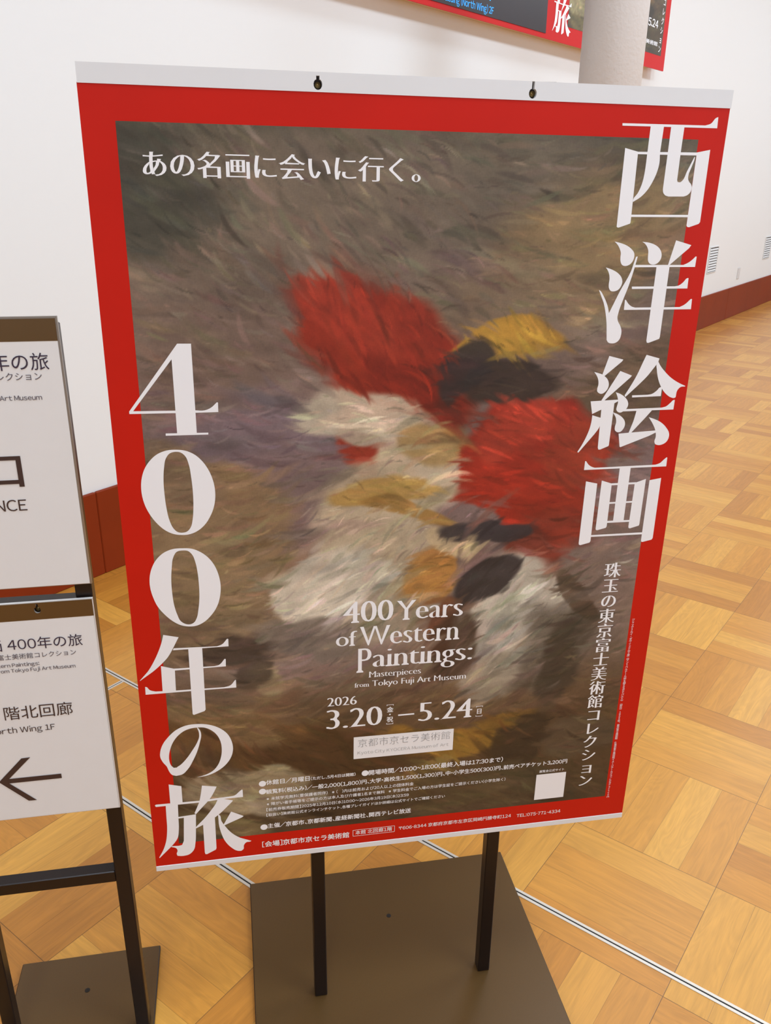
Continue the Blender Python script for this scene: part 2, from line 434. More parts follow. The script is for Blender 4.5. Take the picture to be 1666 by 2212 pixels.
# lettering traced on the poster plane, millimetres from its lower left corner
GLYPH = {
    '西': [[[596.16,1006.32],[699.52,1006.97],[706.56,1009.22],[712.34,1015.59],[714.56,1016.28],[715.2,1004.41],[596.5,1003.72]],[[602.98,980.39],[619.58,976.72],[620.7,899.29],[620.21,897.39],[607.61,893.17],[604.99,892.76],[603.46,893.88]],[[710.44,981.09],[711.1,900.4],[709.49,898.17],[697.48,894.18],[694.61,894.92],[693.82,896.35],[693.86,977.77]],[[619.58,976.72],[693.86,977.77],[693.98,974.51],[619.63,974.12]],[[620.11,907.59],[694.6,908.32],[694.6,905.65],[620.04,904.95]],[[631.39,1004.76],[647.88,1004.37],[647.15,975.88],[648.03,965.07],[646.35,955.03],[642.54,944.87],[636.59,934.62],[629.15,927.07],[620.52,921.82],[620.49,924.33],[625.32,931.64],[629.19,941.86],[630.88,953.78],[631.22,964.68],[631.25,975.49]],[[656.92,1004.64],[673.56,1004.25],[673.28,976.54],[673.45,947.33],[674.35,945.04],[677.82,944.83],[680.24,946.55],[684.49,956.77],[691.47,972.91],[692.32,972.93],[691.93,968.82],[687.47,954.99],[687.45,948.54],[688.98,945.79],[692.21,942.61],[693.69,938.92],[692.97,934.71],[689.8,930.91],[684.7,928.95],[665.31,928.62],[660.23,930.21],[657.63,933.14],[656.75,936.84],[656.92,976.13]]],
    '洋': [[[603.19,876.83],[612.78,874.66],[619.65,872.21],[625.78,868.49],[630.23,863.47],[630.86,858.83],[629.61,854.17],[626.35,850.33],[620.94,848.44],[616.56,849.44],[613.9,853.25],[612.94,859.15],[612.86,863.36],[610.8,868.38],[607.93,872.54]],[[595.59,846.65],[604.57,843.87],[612.65,839.63],[617.58,834.5],[619.2,829.34],[617.98,824.16],[615.16,820.27],[609.71,818.28],[605.37,818.8],[602.55,822.44],[601.82,826.75],[602.01,832.76],[601.09,837.9],[598.57,843.0]],[[589.8,820.03],[591.1,819.42],[596.62,812.92],[601.38,805.06],[603.94,799.8],[606.36,791.86],[607.47,794.5],[617.34,818.09],[629.23,843.09],[633.16,859.27],[635.46,859.7],[632.78,844.81],[627.98,824.16],[622.65,806.74],[618.84,791.79],[618.37,786.48],[619.62,782.02],[623.22,776.63],[625.57,771.23],[626.01,764.93],[624.1,758.62],[619.7,755.04],[614.92,754.37],[609.91,755.61],[607.39,758.8],[605.16,776.78],[602.16,791.0],[597.58,805.08]],[[638.92,876.8],[648.3,875.79],[656.22,873.34],[662.54,869.17],[666.02,863.7],[666.51,858.6],[664.76,854.33],[661.38,851.33],[655.8,850.28],[651.78,851.72],[649.79,854.26],[648.78,859.36],[648.27,866.12],[646.19,870.74],[642.82,874.49]],[[682.95,878.86],[703.95,873.46],[701.66,869.88],[678.85,849.95],[676.74,849.94]],[[633.05,849.76],[697.18,850.02],[703.5,852.8],[708.67,856.69],[711.97,860.14],[713.47,859.89],[713.29,847.67],[632.97,846.95]],[[632.58,823.98],[689.63,824.32],[695.29,825.46],[700.51,829.39],[705.1,834.2],[706.75,834.2],[707.15,821.68],[632.97,821.12]],[[625.54,808.05],[626.79,808.04],[630.79,803.2],[635.06,800.1],[640.09,798.58],[700.02,798.94],[706.0,801.59],[714.16,808.95],[715.68,808.67],[716.27,796.18],[625.73,795.73]],[[661.83,848.34],[679.09,848.4],[679.13,761.66],[678.48,759.38],[664.86,754.51],[662.39,754.54],[661.3,757.29]]],
    '絵': [[[613.62,738.57],[633.17,733.69],[631.67,731.12],[610.0,712.69],[607.17,714.97]],[[595.57,718.46],[600.82,717.01],[607.72,714.67],[610.51,712.68],[615.15,708.22],[617.43,702.32],[617.01,697.44],[614.0,692.6],[609.21,689.76],[605.51,690.63],[602.62,693.34],[602.27,696.29],[603.16,701.64],[602.46,707.5],[599.72,713.36]],[[630.99,719.08],[647.8,712.75],[646.24,710.54],[613.91,680.76],[609.77,680.86]],[[595.23,680.22],[632.45,681.6],[633.24,679.5],[628.37,676.93],[612.2,669.37],[599.16,663.22]],[[628.38,691.49],[635.13,688.97],[641.94,684.56],[646.26,679.48],[647.71,674.96],[646.49,669.98],[642.3,666.08],[638.36,664.17],[634.56,665.28],[632.07,668.35],[632.29,672.35],[633.19,678.31],[631.45,685.3]],[[611.69,677.84],[628.31,677.43],[627.67,620.16],[626.78,618.85],[616.2,614.66],[613.55,614.76],[612.48,617.58],[611.22,668.9]],[[599.65,661.71],[612.58,657.64],[612.37,650.79],[611.41,645.76],[605.29,635.78],[586.08,611.59],[584.43,612.38],[589.23,620.96],[594.24,632.05],[598.06,644.13],[599.49,654.19]],[[627.61,664.96],[635.54,661.73],[642.44,657.0],[646.07,651.84],[646.75,646.73],[644.99,641.69],[640.75,637.73],[636.49,638.07],[633.48,641.02],[633.02,644.6],[633.96,651.17],[632.76,657.27]],[[664.22,739.27],[682.72,734.38],[681.77,730.33],[680.19,726.97],[670.27,713.02],[656.7,698.57],[642.42,684.84],[641.09,687.05],[646.54,696.81],[654.65,713.31],[660.63,729.7]],[[681.77,730.33],[685.1,725.43],[692.57,717.5],[703.41,708.46],[715.03,701.81],[724.72,697.63],[724.3,696.94],[718.03,696.28],[714.41,692.37],[713.25,682.89],[711.27,681.93],[707.45,682.52],[699.3,687.22],[691.73,695.35],[685.27,706.85],[681.28,719.65],[680.12,727.45]],[[651.54,686.81],[672.95,687.12],[679.11,688.17],[684.85,692.02],[689.92,696.88],[692.03,696.83],[692.04,684.88],[651.92,684.02]],[[639.87,668.65],[695.64,669.42],[701.77,671.08],[706.95,675.49],[711.16,679.22],[712.77,679.18],[712.63,666.45],[639.21,665.66]],[[660.6,666.6],[682.34,666.03],[673.31,655.12],[657.3,636.7],[653.43,636.31],[657.93,651.49]],[[639.43,635.72],[691.71,638.51],[692.14,635.61],[683.13,631.25],[644.51,616.99],[643.16,617.56]],[[679.09,656.99],[687.26,654.22],[697.6,649.33],[706.25,641.88],[711.64,633.45],[711.74,627.21],[709.28,622.08],[704.35,618.9],[697.98,618.07],[693.37,620.0],[692.12,622.65],[692.99,629.89],[691.22,638.22],[686.1,647.62]]],
    '画': [[[596.85,599.22],[598.26,599.17],[602.62,593.89],[606.69,591.21],[611.6,589.53],[698.51,590.46],[704.95,592.77],[709.18,596.85],[713.03,600.29],[714.24,599.97],[714.51,587.47],[596.64,586.94]],[[647.34,588.4],[663.08,588.72],[662.94,509.99],[647.42,510.31]],[[601.3,570.77],[617.79,566.94],[617.8,483.07],[616.62,480.63],[603.79,477.56],[601.47,478.3],[600.84,480.54]],[[709.66,571.15],[710.26,482.36],[708.82,479.9],[695.68,477.1],[693.59,477.73],[693.03,480.29],[692.98,568.5]],[[623.78,570.95],[638.72,566.04],[639.05,503.82],[638.05,501.59],[625.73,498.58],[623.71,499.19],[623.18,501.2]],[[687.51,570.64],[687.19,504.24],[686.47,502.28],[673.79,498.77],[671.71,499.58],[671.24,501.6],[672.03,565.56]],[[638.21,566.35],[673.84,566.44],[673.83,563.76],[638.28,563.48]],[[638.25,539.15],[673.18,539.44],[673.12,537.0],[638.07,536.73]],[[638.26,511.77],[672.07,511.5],[672.15,508.71],[638.23,508.81]],[[617.28,491.79],[694.1,491.85],[694.13,488.82],[617.2,489.1]]],
    '4': [[[81.54,760.4],[97.09,760.22],[97.28,652.42],[74.33,653.15],[74.1,745.7]],[[81.54,760.4],[83.98,754.84],[25.72,681.78],[21.52,681.89]],[[21.56,682.25],[75.58,681.67],[75.37,678.63],[21.5,678.99]],[[96.47,681.49],[108.12,681.18],[115.31,684.06],[122.69,690.59],[124.07,690.19],[123.83,678.68],[96.28,678.43]],[[61.11,654.19],[110.81,653.62],[110.68,651.25],[60.9,651.34]]],
    '0': [[[72.28,633.55],[81.62,632.21],[91.97,627.41],[100.98,618.78],[107.57,608.24],[112.31,595.72],[114.63,582.52],[114.61,570.63],[112.08,557.41],[107.14,545.56],[99.11,533.79],[89.43,526.15],[79.37,522.61],[70.17,522.44],[61.13,524.3],[51.77,529.56],[42.79,538.81],[35.29,550.56],[30.29,562.73],[27.7,574.66],[27.25,587.68],[29.25,600.48],[33.69,611.81],[40.28,621.07],[49.67,628.94],[60.5,632.96]],[[63.74,629.06],[59.23,623.53],[55.95,610.93],[54.22,595.57],[54.07,577.37],[55.12,558.87],[57.57,542.73],[61.65,531.73],[66.18,526.74],[72.2,525.46],[77.8,526.78],[82.42,531.97],[85.53,542.63],[87.21,555.96],[88.03,573.18],[87.17,598.07],[85.25,614.9],[81.76,625.24],[76.75,629.86],[70.69,630.96]]],
    '0b': [[[71.07,504.27],[82.1,502.93],[92.93,497.43],[102.41,488.47],[109.31,476.77],[113.62,462.26],[115.04,447.79],[113.42,433.4],[108.84,419.09],[100.45,406.43],[90.94,397.51],[80.37,392.83],[71.38,392.65],[61.33,395.38],[51.6,402.07],[42.22,412.35],[34.33,424.6],[29.74,437.94],[27.16,452.42],[27.66,466.54],[31.1,478.94],[37.51,490.38],[47.38,499.47],[58.74,503.9]],[[63.38,499.89],[58.56,492.55],[55.74,478.77],[53.83,460.55],[53.77,441.98],[55.07,424.53],[57.94,411.15],[61.72,401.28],[66.55,397.2],[72.85,395.66],[78.11,397.77],[82.38,404.86],[85.0,416.45],[87.3,433.81],[87.78,452.54],[87.0,471.12],[85.27,483.92],[81.62,495.32],[76.98,500.19],[70.87,501.24]]],
    '年': [[[38.14,382.8],[57.33,377.78],[54.67,372.74],[48.73,361.15],[41.42,348.85],[31.61,338.23],[20.55,328.46],[3.45,316.12],[3.23,316.6],[14.16,329.05],[23.02,343.6],[30.66,359.67],[35.49,372.84]],[[50.06,361.79],[105.78,360.1],[112.46,362.59],[119.39,370.39],[120.94,369.96],[120.81,358.82],[86.11,358.72],[48.57,358.89]],[[31.73,336.37],[49.18,330.47],[48.38,296.12],[31.02,295.45]],[[47.91,330.9],[100.25,330.02],[106.93,331.45],[114.64,340.08],[116.2,339.64],[115.79,328.31],[85.65,328.23],[48.35,327.91]],[[9.09,306.22],[10.37,306.1],[14.5,301.0],[22.07,297.9],[48.17,296.93],[111.82,296.0],[119.96,297.93],[127.04,306.01],[128.11,305.91],[128.12,293.95],[85.67,294.07],[8.76,294.16]],[[68.46,360.98],[86.46,360.21],[85.5,262.75],[83.76,260.49],[69.38,255.8],[67.86,257.26]]],
    'の': [[[66.95,151.61],[82.59,153.28],[96.79,159.47],[108.85,169.49],[116.35,181.45],[119.22,193.87],[118.08,206.65],[112.44,220.52],[102.71,230.57],[89.53,237.49],[72.88,240.64],[57.18,239.61],[44.57,234.15],[32.68,223.14],[25.26,212.97],[20.8,201.01],[20.08,191.33],[23.01,182.57],[27.52,174.98],[30.27,166.14],[33.8,160.0],[39.32,157.61],[40.85,171.67],[36.89,171.72],[33.77,175.64],[31.81,182.93],[31.74,191.36],[33.97,202.27],[38.73,214.2],[46.14,224.4],[56.7,232.15],[65.79,234.58],[72.53,234.94],[81.46,233.98],[91.29,228.37],[98.73,219.26],[102.73,208.38],[103.8,195.64],[101.96,181.71],[97.3,169.44],[89.9,160.3],[81.57,155.57]],[[39.32,157.61],[47.39,159.05],[55.9,167.29],[63.57,180.57],[70.15,195.3],[75.08,211.49],[77.1,220.97],[76.61,227.91],[74.12,233.4],[72.01,235.55],[74.29,226.79],[74.03,218.54],[71.07,210.55],[63.49,197.47],[53.52,183.18],[46.21,175.56],[40.85,171.67]]],
    '旅': [[[27.91,144.24],[44.93,139.2],[44.76,110.73],[27.78,110.47]],[[6.42,110.21],[8.01,111.61],[67.39,110.7],[67.78,107.4],[43.98,107.59],[7.7,107.54]],[[67.39,110.7],[82.61,111.66],[109.65,112.58],[117.96,113.73],[125.32,120.18],[128.38,122.74],[129.52,121.86],[129.59,109.25],[101.25,109.23],[82.41,107.99],[67.2,107.47]],[[21.26,109.42],[38.02,108.37],[37.24,85.01],[36.3,62.55],[33.54,47.71],[23.74,33.79],[5.88,15.08],[5.39,16.4],[11.55,27.87],[16.73,42.49],[20.11,64.83],[20.79,90.24]],[[36.71,85.83],[61.9,87.34],[61.72,84.36],[36.52,83.01]],[[44.79,84.73],[61.88,86.89],[60.2,59.18],[58.22,36.47],[55.02,22.99],[48.63,16.15],[37.8,14.34],[31.35,15.61],[30.44,19.64],[31.98,24.85],[30.54,29.7],[23.69,33.02],[24.96,34.38],[34.36,33.77],[39.14,34.62],[41.98,41.9]],[[73.21,136.64],[93.41,132.33],[90.36,125.39],[82.61,111.66],[71.33,98.31],[61.9,87.34],[60.04,89.39],[67.13,106.3],[71.05,123.47]],[[93.63,109.48],[101.27,109.67],[114.97,105.2],[113.93,103.1],[98.97,87.13],[86.61,76.75],[73.12,68.01],[59.75,61.53],[61.15,65.13],[72.46,77.18],[83.9,92.15],[90.29,101.75]],[[70.86,69.84],[88.17,79.55],[87.55,22.1],[86.55,19.12],[73.55,12.43],[71.17,12.79],[70.39,16.04]],[[111.58,85.43],[129.04,75.19],[126.91,73.05],[100.09,61.52],[99.55,62.82]],[[92.83,82.69],[94.56,81.7],[96.97,70.78],[102.37,59.37],[111.32,45.82],[122.94,35.64],[138.42,27.96],[137.79,27.27],[131.05,26.21],[127.46,21.72],[126.3,14.04],[123.14,11.36],[118.29,12.07],[108.92,19.74],[101.04,31.81],[95.83,48.02],[93.12,65.23]]]}
LINES = [  # block, wording, left, right, base line, height, style
    ('tagline', 'あの名画に会いに行く。', 58.5, 361.4, 938.0, None, 'mincho'),
    ('english', '400', 274.4, 343.3, 380.8, 32.05, 'serif'),
    ('english', 'Years', 347.9, 441.4, 380.0, 29.9, 'serif'),
    ('english', 'of', 264.5, 293.6, 345.4, None, 'serif'),
    ('english', 'Western', 297.5, 438.3, 343.5, 30.34, 'serif'),
    ('english', 'P', 293.2, 314.0, 301.7, 38.18, 'serif'),
    ('english', 'aintings:', 315.8, 458.9, 308.6, None, 'serif'),
    ('english', 'Masterpieces', 310.5, 385.4, 292.6, None, 'serif'),
    ('english', 'from', 290.7, 311.5, 278.1, None, 'serif'),
    ('english', 'Tokyo Fuji Art Museum', 315.5, 451.7, 277.8, None, 'serif'),
    ('dates', '2026', 252.1, 294.1, 250.1, None, 'serif'),
    ('dates', '3.20', 250.8, 331.0, 211.6, None, 'serif'),
    ('dates', '5.24', 384.2, 464.6, 211.1, None, 'serif'),
    ('plate', '京都市京セラ美術館', 296.6, 433.3, 176.2, None, 'thin'),
    ('plate', 'Kyoto City KYOCERA Museum of Art', 295.9, 431.8, 164.0, None, 'thin'),
    ('info', '休館日／月曜日', 163.0, 226.0, 126.1, None, 'bold'),
    ('info', '（ただし、5月4日は開館）', 227.6, 293.2, 126.7, None, 'bold'),
    ('info', '開場時間／10:00~18:00（最終入場は17:30まで）', 312.7, 518.3, 125.1, None, 'bold'),
    ('info', '観覧料（税込み）／一般2,000（1,800）円、大学・高校生1,500（1,300）円、中・小学生500（300）円、前売ペアチケット3,200円', 162.5, 622.6, 110.1, None, 'bold'),
    ('info', '※未就学児無料（要保護者同伴）\u3000※（\u3000）内は前売および20人以上の団体料金', 163.0, 381.2, 98.4, None, 'med'),
    ('info', '※障がい者手帳等をご提示の方は本人及び介護者1名まで無料\u3000※学生料金でご入場の方は学生証をご提示ください（小学生除く）', 163.0, 525.0, 89.0, None, 'med'),
    ('info', '【前売券販売期間】2025年12月10日（水）10:00〜2026年3月19日（木）23:59', 162.3, 374.3, 78.8, None, 'med'),
    ('info', '【取扱い】美術館公式オンラインチケット、各種プレイガイドほか詳細は公式サイトでご確認ください', 162.0, 430.7, 69.3, None, 'med'),
    ('info', '主催／京都市、京都新聞、産経新聞社、関西テレビ放送', 163.0, 378.7, 47.8, None, 'bold'),
    ('venue', '［会場］京都市京セラ美術館', 154.0, 284.3, 13.5, None, 'bold'),
    ('venue', '本館 北回廊1階', 293.7, 350.2, 17.0, None, 'med'),
    ('venue', '〒606-8344 京都府京都市左京区岡崎円勝寺町124', 360.6, 539.5, 16.5, None, 'med'),
    ('venue', 'TEL：075-771-4334', 548.8, 621.1, 15.3, None, 'med'),
    ('info', '展覧会公式サイト', 578.9, 619.1, 96.6, None, 'med'),
]
SCREW1 = (0.3793, 0.1600); SCREW2 = (-0.1486, 0.0942)

def glyph_shapes(ink, name, tf=lambda p: (p[0] / 1000, p[1] / 1000)):
    cs = [smooth_poly(c) for c in GLYPH[name]]
    if name in ('0', '0b'):
        a, b = cs
        if area2(a) * area2(b) > 0: b = b[::-1]
        ink.shapes([[tf(p) for p in a], [tf(p) for p in b]])
    else:
        cs = [c if area2(c) > 0 else c[::-1] for c in cs]
        ink.shapes([[tf(p) for p in c] for c in cs])

# ------------------------------------------------------------------ the room
U0, U1, Y0, YW = -4.5, 15.0, -5.5, 1.516
def struct(mb, name, m, **props):
    o = mb.build(name, m, None, (0, 0, 0), kind='structure', **props); o.rotation_euler = (0, 0, ANG); return o
struct(MB().box(U0 - .1, U1 + .1, Y0 - .1, YW + .1, -0.12, 0.0), 'floor', M['floor'])
struct(MB().box(U0 - .1, U1 + .1, Y0 - .1, YW + .1, CEIL, CEIL + .1), 'ceiling', M['ceiling'])
struct(MB().box(U0 - .1, U1 + .1, YW, YW + .1, 0, CEIL), 'wall_back', M['wall'])
struct(MB().box(U0 - .1, U1 + .1, Y0 - .1, Y0, 0, CEIL), 'wall_front', M['wall'])
struct(MB().box(U0 - .1, U0, Y0, YW, 0, CEIL), 'wall_left', M['wall'])
struct(MB().box(U1, U1 + .1, Y0, YW, 0, CEIL), 'wall_right', M['wall'])
bb = MB(); us = [U0, -3.8, -1.433] + [0.967 + 2.4 * k for k in range(6)] + [U1]
for p, q in zip(us[:-1], us[1:]):
    bb.box(p + .0003, q - .0003, YW - .014, YW - .0005, 0.0, 0.298, 0.003)
struct(bb, 'baseboard_back', M['base_red'])
# aluminium edges of the floor duct: two long ones and one across
def strip(name, u0, u1, v0, v1, along_v=True):
    mb = MB()
    if along_v:
        m_ = (u0 + u1) / 2
        mb.box(u0, m_ - .0016, -v1, -v0, -0.004, 0.0012).box(m_ + .0016, u1, -v1, -v0, -0.004, 0.0012)
    else:
        m_ = (v0 + v1) / 2
        mb.box(u0, u1, -m_ + .0014, -v0, -0.004, 0.0012).box(u0, u1, -v1, -m_ - .0014, -0.004, 0.0012)
    n0 = len(mb.f)
    mb.box(u0 + .001, u1 - .001, -v1 + .001, -v0 - .001, -0.004, 0.0004)
    o = struct(mb, name, [M['alu'], M['gap']])
    for k in range(n0, len(o.data.polygons)): o.data.polygons[k].material_index = 1
strip('trim_1', 0.583, 0.597, -1.45, 4.2)
strip('trim_2', 0.283, 0.297, -0.90, 4.2)
strip('trim_3', 0.297, 0.583, -0.912, -0.900, False)

# round plaster column in front of the wall
MB().cyl(0, 0, 0.124, 0.124, 0.0, CEIL, 72).build('column', M['column'], None, (1.7106, 2.5809, 0), True,
    label='round white plaster column standing behind the poster', category='column', kind='structure')

# ------------------------------------------------------------------ wall vents and outlet
def vent(u0, label):
    t = thing('wall_vent', label, 'vent', room(u0, YW - .001, 0.494), ANG, 'louvred vents in the white wall')
    w, h = 0.25, 0.228
    mb = MB()
    mb.box(0, w, -.006, 0, 0, .008, .001).box(0, w, -.006, 0, h - .008, h, .001).box(0, .008, -.006, 0, .008, h - .008).box(w - .008, w, -.006, 0, .008, h - .008)
    mb.build('frame', M['vent'], t)
    mb = MB()
    for k in range(9):
        z = .014 + k * .0228
        mb.add([(.008, -.006, z), (w - .008, -.006, z), (w - .008, -.0005, z + .0165), (.008, -.0005, z + .0165), (.008, -.0045, z - .0012), (w - .008, -.0045, z - .0012), (w - .008, -.0002, z + .0145), (.008, -.0002, z + .0145)],
               [(0, 1, 2, 3), (7, 6, 5, 4), (0, 4, 5, 1), (0, 3, 7, 4), (1, 5, 6, 2), (3, 2, 6, 7)])
    mb.build('louvre', M['vent'], t)
    MB().box(.004, w - .004, -.0012, 0, .004, h - .004).build('duct_opening', M['vent_dark'], t)
    return t
vent(7.40, 'louvred wall vent close to the right edge of the red poster')
vent(9.30, 'louvred wall vent farther along the white wall, past the outlet')
t = thing('wall_outlet', 'small white outlet plate low on the white wall between the two vents', 'outlet', room(8.41, YW - .001, 0.365), ANG)
MB().box(0, .072, -.006, 0, 0, .105, .002).build('cover_plate', M['outlet'], t)
for zz in (.032, .062): MB().box(.024, .048, -.0072, -.006, zz, zz + .014).build('socket', M['vent'], t)

# ------------------------------------------------------------------ printed picture (loose colour study: stormy sky, rocks, red cloth)
def noise2(h, w, cell, seed, aniso=1.0):
    r = np.random.RandomState(seed); gh, gw = int(h / cell) + 3, int(w / (cell * aniso)) + 3
    g = r.rand(gh, gw); yy = np.arange(h) / cell; xx = np.arange(w) / (cell * aniso)
    yi, xi = yy.astype(int), xx.astype(int); fy, fx = yy - yi, xx - xi
    fy = fy * fy * (3 - 2 * fy); fx = fx * fx * (3 - 2 * fx)
    a = g[yi][:, xi]; b = g[yi][:, xi + 1]; c = g[yi + 1][:, xi]; d = g[yi + 1][:, xi + 1]
    return (a * (1 - fx) + b * fx) * (1 - fy[:, None]) + (c * (1 - fx) + d * fx) * fy[:, None]
ART_GAIN = 1.08
def picture(nx, ny):
    Y, X = np.mgrid[0:ny, 0:nx]; x = X / (nx - 1); y = Y / (ny - 1)
    f = lambda c, s, a=1.0: noise2(ny, nx, c * ny / 400.0, s, a) - 0.5
    wx = x + 0.06 * f(60, 1) + 0.025 * f(22, 2) + 0.01 * f(9, 3)
    wy = (y + 0.05 * f(60, 4) + 0.02 * f(22, 5) + 0.008 * f(9, 6))
    img = np.zeros((ny, nx, 3))
    keys = [(0.0, (96, 86, 70)), (0.12, (112, 97, 82)), (0.25, (116, 95, 84)), (0.42, (118, 97, 95)), (0.58, (124, 103, 92)), (0.7, (122, 102, 88)), (0.78, (100, 78, 58)), (0.88, (84, 62, 40)), (1.0, (72, 58, 42))]
    ky = [k[0] for k in keys]
    for c in range(3): img[..., c] = np.interp(wy, ky, [k[1][c] for k in keys])
    def blob(cx, cy, rx, ry, ang, col, soft=0.35, al=1.0):
        nonlocal img
        a = math.radians(ang); dx, dy = wx - cx, (wy - cy) * 1.44
        u = (dx * math.cos(a) + dy * math.sin(a)) / rx; v = (-dx * math.sin(a) + dy * math.cos(a)) / (ry * 1.44)
        d = np.sqrt(u * u + v * v) + 0.25 * f(14, int(cx * 900 + cy * 77) % 997 + 10)
        m = np.clip((1 - d) / (soft * .55), 0, 1); m = m * m * (3 - 2 * m) * al
        img = img * (1 - m[..., None]) + np.array(col, float) * m[..., None]
    # clouds
    for a_ in ((.06, .07, .14, .07, 10, (66, 64, 54), .9, .8), (.35, .06, .3, .05, 5, (118, 102, 86), .9, .7), (.82, .12, .26, .10, -20, (132, 108, 72), 1.0, .8), (.62, .2, .3, .06, -12, (122, 102, 80), 1, .7),
               (.15, .25, .2, .09, 12, (112, 92, 80), 1, .7), (.9, .3, .2, .07, -15, (92, 74, 52), 1, .7), (.2, .36, .25, .06, -4, (114, 98, 104), 1, .7), (.44, .34, .09, .03, 0, (118, 108, 128), 1, .6), (.88, .4, .16, .05, -10, (108, 92, 84), 1, .7),
               (.5, .27, .2, .05, 6, (106, 90, 84), 1, .6), (.92, .55, .14, .1, 0, (116, 98, 88), 1, .7), (.3, .68, .25, .07, 0, (126, 108, 100), 1, .6), (.92, .68, .12, .08, 0, (104, 90, 80), 1, .7)): blob(*a_)
    # far slope
    for a_ in ((.08, .5, .22, .12, 35, (128, 103, 74), .4, .9), (.16, .58, .2, .1, 20, (134, 112, 84), .6, .8), (.05, .42, .12, .05, 40, (112, 92, 72), .5, .8), (.03, .64, .12, .08, 0, (120, 98, 74), .8, .8)): blob(*a_)
    # red cloth sweeps
    for a_ in ((.44, .25, .22, .085, 30, (136, 42, 26), .5, 1), (.36, .20, .13, .035, 28, (160, 54, 36), .5, .8), (.5, .3, .14, .05, 38, (120, 34, 22), .5, .9), (.43, .37, .12, .06, 65, (146, 44, 28), .4, .9),
               (.76, .40, .17, .10, 12, (150, 42, 28), .3, 1), (.72, .35, .1, .04, -15, (170, 60, 42), .6, .8), (.83, .47, .12, .06, 50, (126, 40, 26), .5, .9), (.71, .44, .14, .035, 8, (146, 40, 26), .5, .8), (.84, .38, .08, .05, 20, (150, 58, 38), .6, .8), (.78, .55, .09, .06, 75, (112, 38, 26), .6, .8)): blob(*a_)
    # pale rocks and snow
    for a_ in ((.40, .33, .13, .05, -8, (178, 164, 142), .35, .9), (.52, .40, .13, .07, 60, (196, 178, 150), .4, .9), (.44, .50, .17, .10, -30, (180, 162, 134), .5, .9), (.36, .60, .14, .07, 10, (198, 186, 166), .35, .95), (.32, .66, .12, .035, 18, (112, 100, 90), .5, .9),
               (.46, .63, .1, .06, -20, (150, 136, 116), .6, .9), (.73, .655, .20, .115, -10, (172, 162, 146), .6, 1), (.68, .62, .10, .05, -25, (198, 188, 168), .8, .9), (.76, .63, .08, .035, -20, (192, 182, 164), .7, .8), (.84, .71, .12, .10, 30, (98, 88, 76), .8, .9), (.66, .74, .1, .06, 20, (140, 128, 110), .6, .85), (.22, .72, .06, .03, 50, (150, 134, 100), .5, .8)): blob(*a_)
    # ochre strokes
    for a_ in ((.46, .45, .15, .022, -8, (176, 138, 74), .6, .9), (.50, .48, .13, .018, 12, (150, 112, 58), .6, .9), (.55, .37, .06, .06, 70, (160, 126, 70), .6, .7), (.66, .24, .13, .02, -10, (170, 126, 46), .5, .9), (.53, .58, .08, .045, -35, (170, 120, 62), .45, .95), (.60, .53, .07, .03, 20, (196, 172, 134), .5, .9),
               (.60, .86, .2, .03, 8, (146, 108, 44), .6, .85), (.72, .84, .12, .022, -12, (128, 94, 40), .6, .8), (.56, .66, .03, .05, 10, (96, 52, 34), .5, .8)): blob(*a_)
    # dark accents
    for a_ in ((.68, .29, .1, .035, -8, (54, 42, 36), .4, .95), (.60, .27, .05, .05, 55, (46, 40, 40), .5, .9), (.68, .51, .12, .025, -6, (46, 42, 46), .4, .9), (.66, .60, .1, .035, -28, (44, 38, 40), .45, .9), (.14, .67, .13, .025, -12, (58, 48, 42), .4, .85), (.2, .70, .07, .03, -45, (64, 54, 46), .5, .8),
               (.58, .70, .05, .06, 10, (60, 42, 32), .6, .8), (.86, .74, .06, .1, 10, (62, 52, 42), .6, .85), (.78, .88, .1, .05, -50, (56, 44, 32), .5, .85), (.9, .63, .03, .07, -30, (66, 50, 36), .5, .7)): blob(*a_)
    # foreground ground and boulders
    for a_ in ((.2, .83, .24, .05, 8, (98, 70, 42), .5, .9), (.12, .79, .16, .03, 14, (124, 100, 70), .5, .7), (.35, .86, .2, .05, 4, (70, 48, 30), .6, .8), (.14, .91, .17, .045, -12, (150, 134, 104), .35, .95), (.24, .94, .1, .03, -8, (138, 124, 102), .5, .9), (.09, .985, .12, .03, 10, (112, 96, 66), .5, .9), (.38, .97, .16, .025, 5, (60, 46, 32), .5, .9),
               (.5, .93, .14, .03, -6, (104, 84, 56), .6, .8), (.66, .96, .16, .03, -10, (84, 70, 48), .5, .85), (.82, .95, .12, .035, 12, (72, 62, 44), .5, .9), (.55, .90, .08, .02, -20, (146, 118, 66), .5, .8), (.93, .88, .1, .04, 0, (84, 70, 54), .7, .8)): blob(*a_)
    # brush strokes: short dabs that take the tone under them
    rs = np.random.RandomState(7)
